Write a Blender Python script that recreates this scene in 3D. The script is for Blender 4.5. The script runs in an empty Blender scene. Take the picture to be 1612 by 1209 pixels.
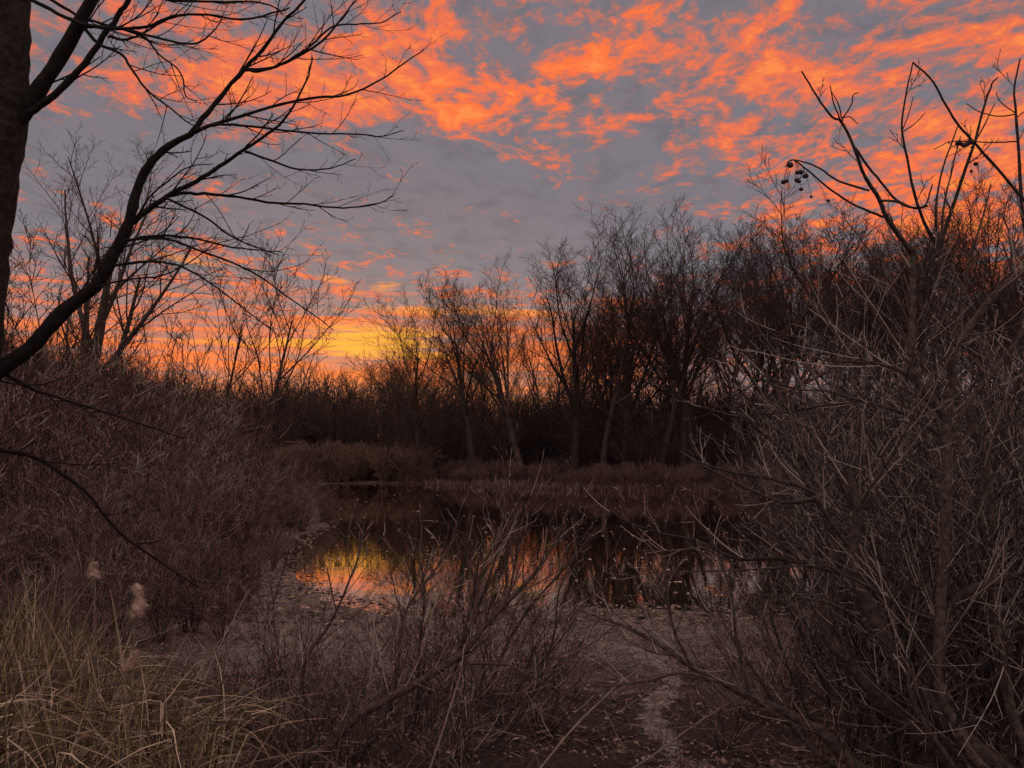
import bpy, math, random
import numpy as np
from math import sin, cos, pi, radians, sqrt, atan2, asin

random.seed(11); rng = np.random.default_rng(11)
S = bpy.context.scene
COL = S.collection

# ------------------------------------------------------------------ camera
F = 1211.0                      # focal length in photo pixels (1612 wide)
CAMZ = 3.0
PITCH = math.atan(100.5 / F)    # horizon at photo row 705
cd = bpy.data.cameras.new("camera"); cd.sensor_width = 36; cd.lens = F / 1612 * 36
cd.clip_start = 0.05; cd.clip_end = 6000
cam = bpy.data.objects.new("camera", cd); COL.objects.link(cam)
cam.location = (0, 0, CAMZ); cam.rotation_euler = (pi / 2 + PITCH, 0, 0)
S.camera = cam
S.view_settings.view_transform = 'Standard'; S.view_settings.look = 'None'
S.view_settings.exposure = 0.0; S.view_settings.gamma = 1.0
S.render.film_transparent = False
S.cycles.max_bounces = 6; S.cycles.diffuse_bounces = 2; S.cycles.glossy_bounces = 3
S.cycles.transparent_max_bounces = 8

cp, sp = cos(PITCH), sin(PITCH)
def ray(x, y):                  # world direction of a photo pixel, forward component ~1
    a = (x - 806) / F; b = (604.5 - y) / F
    return (a, cp - b * sp, sp + b * cp)
def P3(x, y, d):                # point at distance d along world Y for a photo pixel
    r = ray(x, y); k = d / r[1]
    return (r[0] * k, d, CAMZ + r[2] * k)
def azel(x, y):
    r = ray(x, y); n = sqrt(r[0]**2 + r[1]**2 + r[2]**2)
    return atan2(r[0], r[1]), asin(r[2] / n)
PXW = 1.0 / F                   # angular size of a photo pixel

# ------------------------------------------------------------------ node helper
class N:
    def __init__(s, tree): s.t = tree; s.n = tree.nodes; s.l = tree.links
    def new(s, typ, **kw):
        nd = s.n.new(typ)
        for k, v in kw.items(): setattr(nd, k, v)
        return nd
    def put(s, sock, v):
        if hasattr(v, 'is_output') or isinstance(v, bpy.types.NodeSocket): s.l.new(v, sock)
        elif v is not None: sock.default_value = v
    def math(s, op, a, b=None, c=None, clamp=False):
        nd = s.new('ShaderNodeMath', operation=op, use_clamp=clamp)
        s.put(nd.inputs[0], a)
        if b is not None: s.put(nd.inputs[1], b)
        if c is not None: s.put(nd.inputs[2], c)
        return nd.outputs[0]
    def vmath(s, op, a, b=None):
        nd = s.new('ShaderNodeVectorMath', operation=op)
        s.put(nd.inputs[0], a)
        if b is not None: s.put(nd.inputs[1], b)
        return nd.outputs[0]
    def comb(s, x, y, z):
        nd = s.new('ShaderNodeCombineXYZ')
        for i, v in enumerate((x, y, z)): s.put(nd.inputs[i], v)
        return nd.outputs[0]
    def noise(s, vec, scale, detail=4, rough=.55, dist=0., lac=2.):
        nd = s.new('ShaderNodeTexNoise')
        s.put(nd.inputs['Vector'], vec); nd.inputs['Scale'].default_value = scale
        nd.inputs['Detail'].default_value = detail; nd.inputs['Roughness'].default_value = rough
        nd.inputs['Distortion'].default_value = dist; nd.inputs['Lacunarity'].default_value = lac
        return nd
    def smooth(s, v, a, b, lo=0., hi=1.):
        nd = s.new('ShaderNodeMapRange', interpolation_type='SMOOTHSTEP', clamp=True)
        s.put(nd.inputs[0], v)
        for i, q in enumerate((a, b, lo, hi)): s.put(nd.inputs[i + 1], q)
        return nd.outputs[0]
    def mix(s, f, a, b, mode='MIX'):
        nd = s.new('ShaderNodeMix', data_type='RGBA', blend_type=mode)
        s.put(nd.inputs[0], f)
        for i, v in ((6, a), (7, b)):
            if isinstance(v, tuple): v = (*v[:3], 1)
            s.put(nd.inputs[i], v)
        return nd.outputs[2]

# ------------------------------------------------------------------ sky (world)
SUN_AZ, SUN_EL = azel(585, 690)
SUN_EL = radians(1.2)
W = bpy.data.worlds.new("World"); S.world = W; W.use_nodes = True
def build_world():
    q = N(W.node_tree); q.n.clear()
    out = q.new('ShaderNodeOutputWorld')
    tc = q.new('ShaderNodeTexCoord')
    D = q.vmath('NORMALIZE', tc.outputs['Generated'])
    sx = q.new('ShaderNodeSeparateXYZ'); q.put(sx.inputs[0], D)
    x, y, z = sx.outputs
    az = q.math('ARCTAN2', x, y); el = q.math('ARCSINE', z)
    ae = q.comb(az, el, 0.)
    zz = q.math('ADD', q.math('MAXIMUM', z, 0.0), 0.045)
    u = q.math('DIVIDE', x, zz); v = q.math('DIVIDE', y, zz)
    uv = q.comb(u, v, 0.)
    # domain-warped cloud texture on a flat cloud deck
    wn = q.noise(uv, 2.2, 3, .5)
    wv = q.vmath('SCALE', q.vmath('SUBTRACT', wn.outputs['Color'], (.5, .5, .5)))
    wv.node.inputs['Scale'].default_value = .26
    uvw = q.vmath('ADD', uv, wv)
    uvs = q.vmath('MULTIPLY', uvw, (1.0, .8, 1.0))
    n1 = q.noise(uvs, 4.2, 9, .60, .12).outputs['Fac']
    n2 = q.noise(uvs, 19., 9, .68, .2).outputs['Fac']
    fluff = q.math('ADD', q.math('MULTIPLY', n1, .56), q.math('MULTIPLY', n2, .44))
    big = q.noise(uv, .9, 3, .5).outputs['Fac']
    # where the lit clouds lie: (photo x, y, half width, half height, tilt deg, weight)
    blobs = [(690,90,190,110,8,.30),(820,140,230,80,8,.26),(790,15,130,55,10,.26),(640,60,140,110,0,.2),
             (690,185,150,50,20,.22),(1025,40,80,120,10,.24),(1090,95,130,55,-22,.34),(1170,90,110,60,-12,.26),
             (1345,60,130,110,40,.36),(1560,85,120,110,-20,.30),(1230,110,70,80,30,.2),
             (1360,160,190,40,30,.3),(1490,215,190,70,22,.30),(1580,250,130,120,0,.3),
             (1000,215,120,45,10,.16),(1120,235,170,60,-8,.22),(900,240,110,35,8,.12),(1215,275,150,50,12,.2),
             (1230,335,200,55,-14,.36),(1420,330,150,70,0,.3),(1580,370,150,110,0,.3),(1280,420,170,60,-6,.2),
             (70,40,150,90,15,.20),(200,90,230,80,20,.22),(360,70,220,120,25,.22),(500,60,200,130,10,.24),
             (250,145,170,40,18,.24),(460,140,170,70,10,.2),(560,150,160,70,0,.22),(228,220,28,22,0,.3),
             (535,190,90,40,0,.12),(1150,150,230,40,-10,.12),(940,120,120,80,0,.12),(1460,110,100,80,0,.12)]
    holes = [(560,285,330,95,8,.42),(870,330,320,105,8,.46),(880,60,60,60,0,.12),(960,180,60,50,0,.1),(1260,200,60,50,0,.1),
             (120,190,190,60,10,.25),(100,280,180,120,0,.3),(330,260,160,90,0,.25),(1000,420,300,80,0,.2)]
    bias = -.02
    def blob(b):
        a, e = azel(b[0], b[1])
        m = q.new('ShaderNodeMapping', vector_type='TEXTURE'); q.put(m.inputs['Vector'], ae)
        m.inputs['Location'].default_value = (a, e, 0)
        m.inputs['Rotation'].default_value = (0, 0, radians(-b[4]))
        m.inputs['Scale'].default_value = (b[2] * PXW * 1.25, b[3] * PXW * 1.25, 1)
        g = q.new('ShaderNodeTexGradient', gradient_type='QUADRATIC_SPHERE'); q.put(g.inputs[0], m.outputs[0])
        return q.math('SQRT', g.outputs['Fac'])
    for b in blobs: bias = q.math('MULTIPLY_ADD', blob(b), b[5], bias)
    for b in holes: bias = q.math('MULTIPLY_ADD', blob(b), -b[5], bias)
    # outside the photographed part of the sky: patchy clouds everywhere
    behind = q.smooth(y, .75, .1)
    above = q.smooth(el, .52, .8)
    extra = q.math('MAXIMUM', behind, above)
    bias = q.math('ADD', bias, q.math('MULTIPLY', extra, q.math('MULTIPLY_ADD', big, .9, -.40)))
    c = q.math('ADD', q.math('MULTIPLY_ADD', fluff, 3.8, -1.44), q.math('MULTIPLY', bias, .56))
    dk = q.noise(uvs, 7.5, 6, .6, .3).outputs['Fac']
    gray_hi = q.mix(big, (.18, .168, .20), (.215, .182, .21))
    gray_lo = q.mix(q.noise(uvs, 1.6, 5).outputs['Fac'], (.18, .18, .21), (.265, .24, .265))
    base = q.mix(q.smooth(el, .12, .33), gray_lo, gray_hi)
    base = q.mix(q.math('MULTIPLY', q.smooth(dk, .45, .68), .55), base, (.135, .125, .15))
    col = q.mix(q.math('MULTIPLY', q.smooth(c, .40, .62), .62), base, (.44, .165, .125))
    col = q.mix(q.smooth(c, .54, .86), col, q.mix(q.smooth(big, .42, .62), (.84, .162, .072), (1.0, .168, .042)))
    col = q.mix(q.math('MULTIPLY', q.smooth(c, .80, 1.12), .85), col, (1.0, .28, .062))
    # the low band of burning cloud streaks
    sv = q.comb(q.math('MULTIPLY', az, 6.), q.math('MULTIPLY', el, 62.), 0.)
    st = q.noise(sv, 1., 6, .6, .4).outputs['Fac']
    sv2 = q.comb(q.math('MULTIPLY', az, 11.), q.math('MULTIPLY', el, 170.), 3.)
    st2 = q.noise(sv2, 1., 5, .62, .3).outputs['Fac']
    stk = q.math('ADD', q.math('MULTIPLY', st, .55), q.math('MULTIPLY', st2, .45))
    a0 = azel(600, 540)[0]
    da = q.math('ABSOLUTE', q.math('SUBTRACT', az, a0))
    azenv = q.math('MULTIPLY', q.smooth(az, .42, .02), q.smooth(az, -1.3, -.6))
    env = q.math('MULTIPLY', q.smooth(el, .235, .12), azenv)
    low = q.smooth(q.math('ADD', q.math('MULTIPLY_ADD', stk, 2.1, -.55), q.math('MULTIPLY', env, .36)), .58, 1.02)
    low = q.math('MULTIPLY', low, q.smooth(env, .0, .25))
    col = q.mix(q.math('MULTIPLY', env, .45), col, (.46, .20, .15))
    col = q.mix(low, col, (.97, .19, .05))
    core = q.math('MULTIPLY', q.smooth(da, .15, .02), q.math('MULTIPLY', q.smooth(el, .105, .12), q.smooth(el, .172, .138)))
    core = q.math('MAXIMUM', core, q.math('MULTIPLY', q.math('MULTIPLY', q.smooth(az, .0, -.12), q.smooth(az, -.85, -.3)), q.math('MULTIPLY', q.math('MULTIPLY', q.smooth(el, .118, .130), q.smooth(el, .146, .134)), .55)))
    yel = q.smooth(q.math('ADD', q.math('MULTIPLY_ADD', stk, 2.0, -.5), q.math('MULTIPLY', core, .48)), .62, 1.05)
    yel = q.math('MULTIPLY', yel, q.smooth(core, .05, .5))
    col = q.mix(yel, col, (1.0, .43, .045))
    for b in [(608,451,30,8,-2,.95),(525,440,26,6,8,.6),(655,489,110,7,3,.8),(295,407,50,8,6,.7),(770,490,130,9,2,.7)]:
        bl = q.math('MULTIPLY', blob(b), q.smooth(q.math('ADD', stk, q.math('MULTIPLY', fluff, .5)), .55, .85))
        col = q.mix(q.math('MULTIPLY', q.smooth(bl, .08, .5), b[5]), col, (1.0, .30, .05))
    # pale glow right down at the horizon
    pale = q.mix(azenv, (.33, .25, .26), (.78, .33, .19))
    col = q.mix(q.math('MULTIPLY', q.smooth(el, .105, .03), .85), col, pale)
    col = q.mix(q.math('MULTIPLY', q.smooth(el, .6, 1.05), .8), col, (1.1, .88, .80))  # unseen zenith brightened to light the foreground from above
    col = q.mix(q.math('MULTIPLY', q.smooth(y, .1, -.5), .8), col, (.63, .465, .415))  # unseen sky behind the camera, brightened and warmed as added foreground fill
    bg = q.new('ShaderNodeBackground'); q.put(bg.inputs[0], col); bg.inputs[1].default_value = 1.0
    sk = q.new('ShaderNodeTexSky', sky_type='NISHITA'); sk.sun_disc = False
    sk.sun_elevation = SUN_EL; sk.sun_rotation = SUN_AZ; sk.altitude = 200; sk.dust_density = 2.0
    bs = q.new('ShaderNodeBackground'); q.put(bs.inputs[0], sk.outputs[0]); bs.inputs[1].default_value = 0.012
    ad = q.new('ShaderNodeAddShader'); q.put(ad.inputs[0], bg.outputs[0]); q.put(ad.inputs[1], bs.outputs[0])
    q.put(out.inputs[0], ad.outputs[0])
build_world()
sl = bpy.data.lights.new("sun", 'SUN'); sl.energy = 0.25; sl.angle = radians(2.0); sl.color = (1, .55, .25)
so = bpy.data.objects.new("sun", sl); COL.objects.link(so)
so.rotation_euler = (pi / 2 - SUN_EL, 0, pi - SUN_AZ)

# ------------------------------------------------------------------ materials
def wood_mat(name, c0, c1, var=.55, rough=.85, scale=14., bump=.35, tint=None, spec=.2):
    m = bpy.data.materials.new(name); m.use_nodes = True
    q = N(m.node_tree); b = q.n['Principled BSDF']
    tc = q.new('ShaderNodeTexCoord')
    nz = q.noise(tc.outputs['Object'], scale, 5, .65)
    col = q.mix(q.smooth(nz.outputs['Fac'], .3, .7), c0, c1)
    g = q.new('ShaderNodeNewGeometry')
    oi = q.new('ShaderNodeObjectInfo')
    if tint:
        col = q.mix(q.smooth(g.outputs['Random Per Island'], .55, .95), col, tint)
    k = q.math('MULTIPLY_ADD', g.outputs['Random Per Island'], 2 * var, 1 - var)
    k = q.math('MULTIPLY', k, q.math('MULTIPLY_ADD', oi.outputs['Random'], .5, .75))
    col = q.mix(1., col, q.comb(k, k, k), 'MULTIPLY')
    q.put(b.inputs['Base Color'], col); b.inputs['Roughness'].default_value = rough
    b.inputs['Specular IOR Level'].default_value = spec
    if bump:
        sc = q.vmath('MULTIPLY', tc.outputs['Object'], (1, 1, .25))
        bn = q.noise(sc, scale * 3, 5, .7)
        bp = q.new('ShaderNodeBump'); bp.inputs['Strength'].default_value = bump; bp.inputs['Distance'].default_value = .02
        q.put(bp.inputs['Height'], bn.outputs['Fac']); q.put(b.inputs['Normal'], bp.outputs[0])
    return m
M_FAR = wood_mat('dark_bark', (.04, .029, .027), (.075, .058, .052), .4, bump=0, scale=2)
M_FARTWIG = wood_mat('dark_twig', (.05, .034, .03), (.08, .055, .05), .5, bump=0, scale=2)
M_THICK = wood_mat('red_brown_twig', (.06, .036, .034), (.12, .074, .069), .75, bump=0, scale=3, tint=(.31, .235, .215))
M_BED = wood_mat('tan_brush', (.15, .10, .08), (.24, .17, .135), .6, bump=0, scale=1)
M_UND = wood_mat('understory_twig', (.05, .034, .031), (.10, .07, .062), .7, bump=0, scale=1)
M_BRUSH = wood_mat('dull_brush_twig', (.125, .082, .075), (.20, .14, .13), .5, bump=0, scale=2)
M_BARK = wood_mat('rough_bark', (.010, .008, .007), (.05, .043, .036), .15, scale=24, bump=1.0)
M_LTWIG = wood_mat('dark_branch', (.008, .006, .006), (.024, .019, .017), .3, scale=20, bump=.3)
M_GREY = wood_mat('grey_bark', (.038, .029, .027), (.135, .112, .10), .25, scale=30, bump=.9)
M_GREYTWIG = wood_mat('grey_twig', (.06, .042, .039), (.16, .13, .12), .5, scale=18, bump=.2, tint=(.33, .29, .27), spec=.35)
M_DSTEM = wood_mat('dark_stem', (.045, .031, .029), (.12, .09, .083), .25, scale=30, bump=.7)
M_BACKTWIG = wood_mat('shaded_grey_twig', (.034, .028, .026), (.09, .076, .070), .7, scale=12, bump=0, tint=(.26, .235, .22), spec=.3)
M_CENT = wood_mat('brown_grey_twig', (.065, .043, .039), (.165, .122, .112), .75, scale=18, bump=.2, tint=(.36, .30, .28), spec=.3)
M_REED = wood_mat('dead_reed', (.095, .068, .048), (.195, .145, .105), .75, scale=5, bump=0, tint=(.32, .25, .18), spec=.3)
M_TAN = wood_mat('tan_grass', (.22, .15, .10), (.32, .22, .15), .4, scale=3, bump=0)
M_CANE = wood_mat('weathered_cane', (.15, .12, .10), (.24, .195, .17), .2, scale=12, bump=.2)
M_FLUFF = wood_mat('seed_fluff', (.44, .305, .25), (.74, .57, .49), .3, scale=60, bump=.8, spec=.05)
M_LEAF = wood_mat('dead_leaf', (.09, .055, .04), (.17, .115, .085), .75, scale=9, bump=.2, tint=(.20, .15, .13), spec=.4)
M_BERRY = wood_mat('dark_berry', (.02, .012, .014), (.05, .02, .025), .3, scale=30, bump=.1, spec=.5)
M_CURL = wood_mat('pale_leaf', (.55, .36, .24), (.70, .50, .36), .1, scale=20, bump=.3)

# ------------------------------------------------------------------ tube meshes
class Wood:
    """collects tapered tubes and blades, builds one mesh"""
    def __init__(s): s.b = {}
    def add(s, pts, rad, sides=3): s.b.setdefault((len(pts), sides), []).append((pts, rad))
    def count(s): return sum(len(v) for v in s.b.values())
    def mesh(s, name, mat, off=(0, 0, 0)):
        V = []; Q = []; base = 0
        for (n, k), L in s.b.items():
            P = np.array([a for a, _ in L], dtype=np.float64) - np.array(off)
            R = np.array([r for _, r in L], dtype=np.float64)
            T = np.gradient(P, axis=1); T /= np.linalg.norm(T, axis=2, keepdims=True) + 1e-9
            mean = P[:, -1] - P[:, 0]
            ref = np.eye(3)[np.argmin(np.abs(mean), axis=1)][:, None, :]
            U = ref - (ref * T).sum(2, keepdims=True) * T; U /= np.linalg.norm(U, axis=2, keepdims=True) + 1e-9
            B = np.cross(T, U)
            ph = rng.random((len(L), 1)) * 6.283
            if k == 1:      # flat blade: R is the half width
                w = np.cos(ph)[:, :, None] * U + np.sin(ph)[:, :, None] * B
                ring = np.stack([P - w * R[..., None], P + w * R[..., None]], 2); kk = 2
            else:
                a = np.arange(k) * (2 * pi / k); kk = k
                ang = a[None, :] + ph
                ring = P[:, :, None, :] + R[:, :, None, None] * (np.cos(ang)[:, None, :, None] * U[:, :, None, :] + np.sin(ang)[:, None, :, None] * B[:, :, None, :])
            V.append(ring.reshape(-1, 3))
            m = np.arange(len(L))[:, None, None] * (n * kk); i = np.arange(n - 1)[None, :, None] * kk
            j = np.arange(kk if k > 1 else 1)[None, None, :]; j2 = (j + 1) % kk
            q = np.stack([m + i + j, m + i + j2, m + i + kk + j2, m + i + kk + j], -1).reshape(-1, 4) + base
            Q.append(q); base += len(L) * n * kk
        return mesh_from(name, np.concatenate(V), np.concatenate(Q), mat)
    def obj(s, name, mat, parent=None, off=(0, 0, 0)):
        if not s.b: return None
        return link(name, s.mesh(name, mat, off), parent)

def mesh_from(name, V, Q, mat, smooth=True):
    me = bpy.data.meshes.new(name); k = Q.shape[1]
    me.vertices.add(len(V)); me.vertices.foreach_set('co', np.ascontiguousarray(V, dtype=np.float32).ravel())
    me.loops.add(Q.size); me.loops.foreach_set('vertex_index', np.ascontiguousarray(Q, dtype=np.int32).ravel())
    me.polygons.add(len(Q)); me.polygons.foreach_set('loop_start', np.arange(len(Q), dtype=np.int32) * k)
    me.polygons.foreach_set('use_smooth', np.full(len(Q), smooth))
    me.update(calc_edges=True)
    if mat: me.materials.append(mat)
    return me
def link(name, data, parent=None):
    o = bpy.data.objects.new(name, data); COL.objects.link(o)
    if parent: o.parent = parent
    return o
def tag(o, label=None, cat=None, group=None, kind=None):
    for k, v in (('label', label), ('category', cat), ('group', group), ('kind', kind)):
        if v: o[k] = v
    return o
def thing(name, label, cat, loc=(0, 0, 0), group=None):
    o = link(name, None); o.location = loc; o.empty_display_size = .2
    return tag(o, label, cat, group)
def dup(root, loc, rz=0, sc=1., label=None, group=None, rx=0, ry=0):
    r = root.copy(); COL.objects.link(r); r.location = loc; r.rotation_euler = (rx, ry, rz)
    r.scale = (sc, sc, sc) if not isinstance(sc, tuple) else sc
    if label: r['label'] = label
    if group: r['group'] = group
    for ch in [c for c in root.children]:
        c = ch.copy(); COL.objects.link(c); c.parent = r
    return r

# ------------------------------------------------------------------ growth
R = random.random
def U(a, b): return a + (b - a) * random.random()
def nrm(v):
    l = sqrt(v[0]**2 + v[1]**2 + v[2]**2) + 1e-12
    return (v[0] / l, v[1] / l, v[2] / l)
def side_dir(d, ang, phi):
    ax = (1, 0, 0) if abs(d[0]) < .7 else (0, 1, 0)
    u = nrm((d[1]*ax[2]-d[2]*ax[1], d[2]*ax[0]-d[0]*ax[2], d[0]*ax[1]-d[1]*ax[0]))
    w = (d[1]*u[2]-d[2]*u[1], d[2]*u[0]-d[0]*u[2], d[0]*u[1]-d[1]*u[0])
    c, s_ = cos(ang), sin(ang); a, b = cos(phi) * s_, sin(phi) * s_
    return (d[0]*c + u[0]*a + w[0]*b, d[1]*c + u[1]*a + w[1]*b, d[2]*c + u[2]*a + w[2]*b)
def grow(ws, p, d, L, r, lv, sp):
    """ws: list of Wood per level; sp: list of per-level settings"""
    q = sp[lv]; n = q['n']; jit = q.get('jit', .12); up = q.get('up', .03); tip = q.get('tip', .3)
    pts = [p]; rad = [r]; dirs = [d]; st = L / n
    cx, cy, cz = U(-1, 1) * jit * .6, U(-1, 1) * jit * .6, U(-1, 1) * jit * .3
    for i in range(n):
        d = nrm((d[0] + U(-jit, jit) + cx, d[1] + U(-jit, jit) + cy, d[2] + U(-jit, jit) * .7 + up + cz))
        p = (p[0] + d[0]*st, p[1] + d[1]*st, p[2] + d[2]*st)
        pts.append(p); dirs.append(d); rad.append(r * (1 - (1 - tip) * (i + 1) / n))
    ws[min(lv, len(ws) - 1)].add(pts, rad, q.get('s', 3))
    if lv + 1 < len(sp): spawn(ws, pts, dirs, rad, L, lv, sp)
def spawn(ws, pts, dirs, rad, L, lv, sp, scale=1.):
    q = sp[lv]; nk = q['kids']; nk = int(nk + R()); n = len(pts) - 1; phi = U(0, 6.28); t0 = q.get('t0', .25)
    for k in range(nk):
        t = t0 + (1 - t0) * (k + U(.1, .9)) / nk; t = min(t, .999)
        f = t * n; i = int(f); f -= i
        a, b = pts[i], pts[i + 1]
        pp = (a[0] + (b[0]-a[0])*f, a[1] + (b[1]-a[1])*f, a[2] + (b[2]-a[2])*f)
        rr = rad[i] + (rad[i + 1] - rad[i]) * f
        phi += 2.4 + U(-.5, .5)
        dd = side_dir(dirs[min(i + 1, n)], radians(U(*q['ang'])), phi)
        ln = L * U(*q['lr']) * (1 - q.get('fall', .45) * t)
        grow(ws, pp, dd, ln, max(rr * U(*q.get('rr', (.5, .7))), q.get('rmin', .004)), lv + 1, sp)

# ------------------------------------------------------------------ terrain and pond
pond = np.array([(-2.3,14.3),(-1,14.0),(1.5,14.8),(4.5,14.2),(8,15.2),(14,16),(22,22),(26,35),(21,47),(16.5,51.5),(10,53),(4.5,55),
                 (1,58),(-3,62),(-7,65.5),(-12,65),(-17,64),(-19,57),(-13,46),(-9.0,38),(-7.2,30),(-7.0,25.5),(-6.2,21),(-5.0,18.0),(-3.7,15.6)])
def sdf(X, Y):
    X = np.asarray(X, float); Y = np.asarray(Y, float)
    d = np.full(X.shape, 1e9); ins = np.zeros(X.shape, bool); n = len(pond)
    for i in range(n):
        a = pond[i]; b = pond[(i + 1) % n]; e = b - a
        t = np.clip(((X - a[0]) * e[0] + (Y - a[1]) * e[1]) / (e @ e), 0, 1)
        d = np.minimum(d, np.hypot(X - a[0] - t * e[0], Y - a[1] - t * e[1]))
        c = ((a[1] > Y) != (b[1] > Y)) & (X < (b[0] - a[0]) * (Y - a[1]) / (b[1] - a[1] + 1e-12) + a[0])
        ins ^= c
    return np.where(ins, -d, d)
def wob(X, Y):
    return (np.sin(X*1.7 + 1.3*np.sin(Y*.9)) + np.sin(Y*2.3 + X*.6 + 1.7) + .7*np.sin(X*4.1 - Y*3.3) + .5*np.sin(X*7.3 + Y*6.1 + 2*np.sin(X*1.1)))
def height(X, Y):
    X = np.asarray(X, float); Y = np.asarray(Y, float)
    s = sdf(X, Y) + .09 * wob(X * .55, Y * .5) * np.clip(Y / 20, .4, 1.6)
    z = np.where(s > 0, np.minimum(.9, .045 * s), np.maximum(-.7, .12 * s))
    yp = np.interp(Y, [-60, -8, 2, 5, 8, 11, 14], [2.2, 1.75, 1.4, .85, .36, .15, -1])
    z = np.maximum(z, np.where(s > 0, yp, -1))
    z = z + np.clip(s, 0, 1) * (.018 * wob(X * 2.1, Y * 1.9) + np.where(Y < 20, .007, 0) * wob(X * 5.3, Y * 6.7)) + np.clip((s - 60) / 400, 0, 1) * 3
    return z
def zg(x, y): return float(height(np.array([x]), np.array([y]))[0])
def ground_at(px, py):
    r = ray(px, py); k = 1.0
    for _ in range(4000):
        p = (r[0]*k, r[1]*k, CAMZ + r[2]*k)
        if p[2] <= zg(p[0], p[1]): break
        k *= 1.004
    return p

def make_ground():
    ys = np.concatenate([np.linspace(-40, 2, 20), np.linspace(2.2, 18, 150), np.linspace(18.3, 75, 170), np.geomspace(76, 2600, 40)])
    xp = np.concatenate([np.linspace(0, 9, 90), np.linspace(9.3, 30, 60), np.geomspace(31, 2500, 40)])
    xs = np.concatenate([-xp[:0:-1], xp])
    X, Y = np.meshgrid(xs, ys); Z = height(X, Y)
    V = np.stack([X, Y, Z], -1).reshape(-1, 3); w = len(xs); h = len(ys)
    i = (np.arange(h - 1)[:, None] * w + np.arange(w - 1)[None, :])
    Q = np.stack([i, i + 1, i + w + 1, i + w], -1).reshape(-1, 4)
    m = bpy.data.materials.new('muddy_ground'); m.use_nodes = True
    q = N(m.node_tree); b = q.n['Principled BSDF']
    g = q.new('ShaderNodeNewGeometry'); pos = g.outputs['Position']
    sp_ = q.new('ShaderNodeSeparateXYZ'); q.put(sp_.inputs[0], pos)
    a = q.noise(pos, 1.3, 6, .65).outputs['Fac']; f = q.noise(q.vmath('MULTIPLY', pos, (1, 1, 1)), 13., 6, .7).outputs['Fac']
    sp2 = q.noise(pos, 42., 4, .6).outputs['Fac']
    zed = q.math('ADD', sp_.outputs[2], q.math('MULTIPLY_ADD', a, .5, -.25))
    wet = q.smooth(zed, .40, .06)
    lit = q.mix(q.smooth(f, .3, .7), (.035, .026, .022), (.10, .074, .066))
    mud = q.mix(q.smooth(f, .25, .75), (.16, .118, .11), (.37, .285, .27))
    col = q.mix(wet, lit, mud)
    patch = q.noise(pos, 3.1, 6, .72).outputs['Fac']
    col = q.mix(q.math('MULTIPLY', q.smooth(patch, .48, .64), q.math('MULTIPLY_ADD', wet, -.35, .75)), col, (.035, .026, .023))
    col = q.mix(q.smooth(sp2, .62, .72), col, (.24, .19, .18))
    col = q.mix(q.smooth(sp2, .50, .36), col, (.03, .023, .02))
    col = q.mix(q.math('MULTIPLY', q.smooth(q.noise(q.vmath('MULTIPLY', pos, (1, .6, 1)), 6.5, 7, .75).outputs['Fac'], .47, .6), .7), col, (.045, .034, .03))
    q.put(b.inputs['Base Color'], col); q.put(b.inputs['Roughness'], q.smooth(wet, 0., 1., .9, .55))
    b.inputs['Specular IOR Level'].default_value = .12
    bp = q.new('ShaderNodeBump'); bp.inputs['Strength'].default_value = .8; bp.inputs['Distance'].default_value = .05
    q.put(bp.inputs['Height'], q.math('ADD', f, q.math('MULTIPLY', sp2, .5))); q.put(b.inputs['Normal'], bp.outputs[0])
    tag(link('ground', mesh_from('ground', V, Q, m)), kind='structure')
make_ground()

def make_water():
    V = np.array([(-24, 12, 0), (30, 12, 0), (30, 70, 0), (-24, 70, 0)], float)
    m = bpy.data.materials.new('still_water'); m.use_nodes = True
    q = N(m.node_tree); q.n.clear(); out = q.new('ShaderNodeOutputMaterial')
    g = q.new('ShaderNodeNewGeometry')
    pos = q.vmath('MULTIPLY', g.outputs['Position'], (1, .8, 1))
    w1 = q.noise(pos, 3.2, 3, .5).outputs['Fac']; w2 = q.noise(pos, .5, 2, .5).outputs['Fac']
    bp = q.new('ShaderNodeBump'); bp.inputs['Strength'].default_value = .05; bp.inputs['Distance'].default_value = .05
    q.put(bp.inputs['Height'], q.math('MULTIPLY', w1, q.smooth(w2, .3, .7, .35, 1.)))
    gl = q.new('ShaderNodeBsdfGlossy'); gl.inputs['Roughness'].default_value = .02; gl.inputs['Color'].default_value = (.98, .92, .86, 1)
    q.put(gl.inputs['Normal'], bp.outputs[0])
    df = q.new('ShaderNodeBsdfDiffuse'); df.inputs['Color'].default_value = (.02, .019, .009, 1)
    fr = q.new('ShaderNodeFresnel'); fr.inputs['IOR'].default_value = 1.7; q.put(fr.inputs['Normal'], bp.outputs[0])
    fac = q.smooth(fr.outputs[0], .05, .55)
    mx = q.new('ShaderNodeMixShader'); q.put(mx.inputs[0], fac); q.put(mx.inputs[1], df.outputs[0]); q.put(mx.inputs[2], gl.outputs[0])
    q.put(out.inputs[0], mx.outputs[0])
    tag(link('water', mesh_from('water', V, np.array([[0, 1, 2, 3]]), m)), kind='structure')
make_water()

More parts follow.
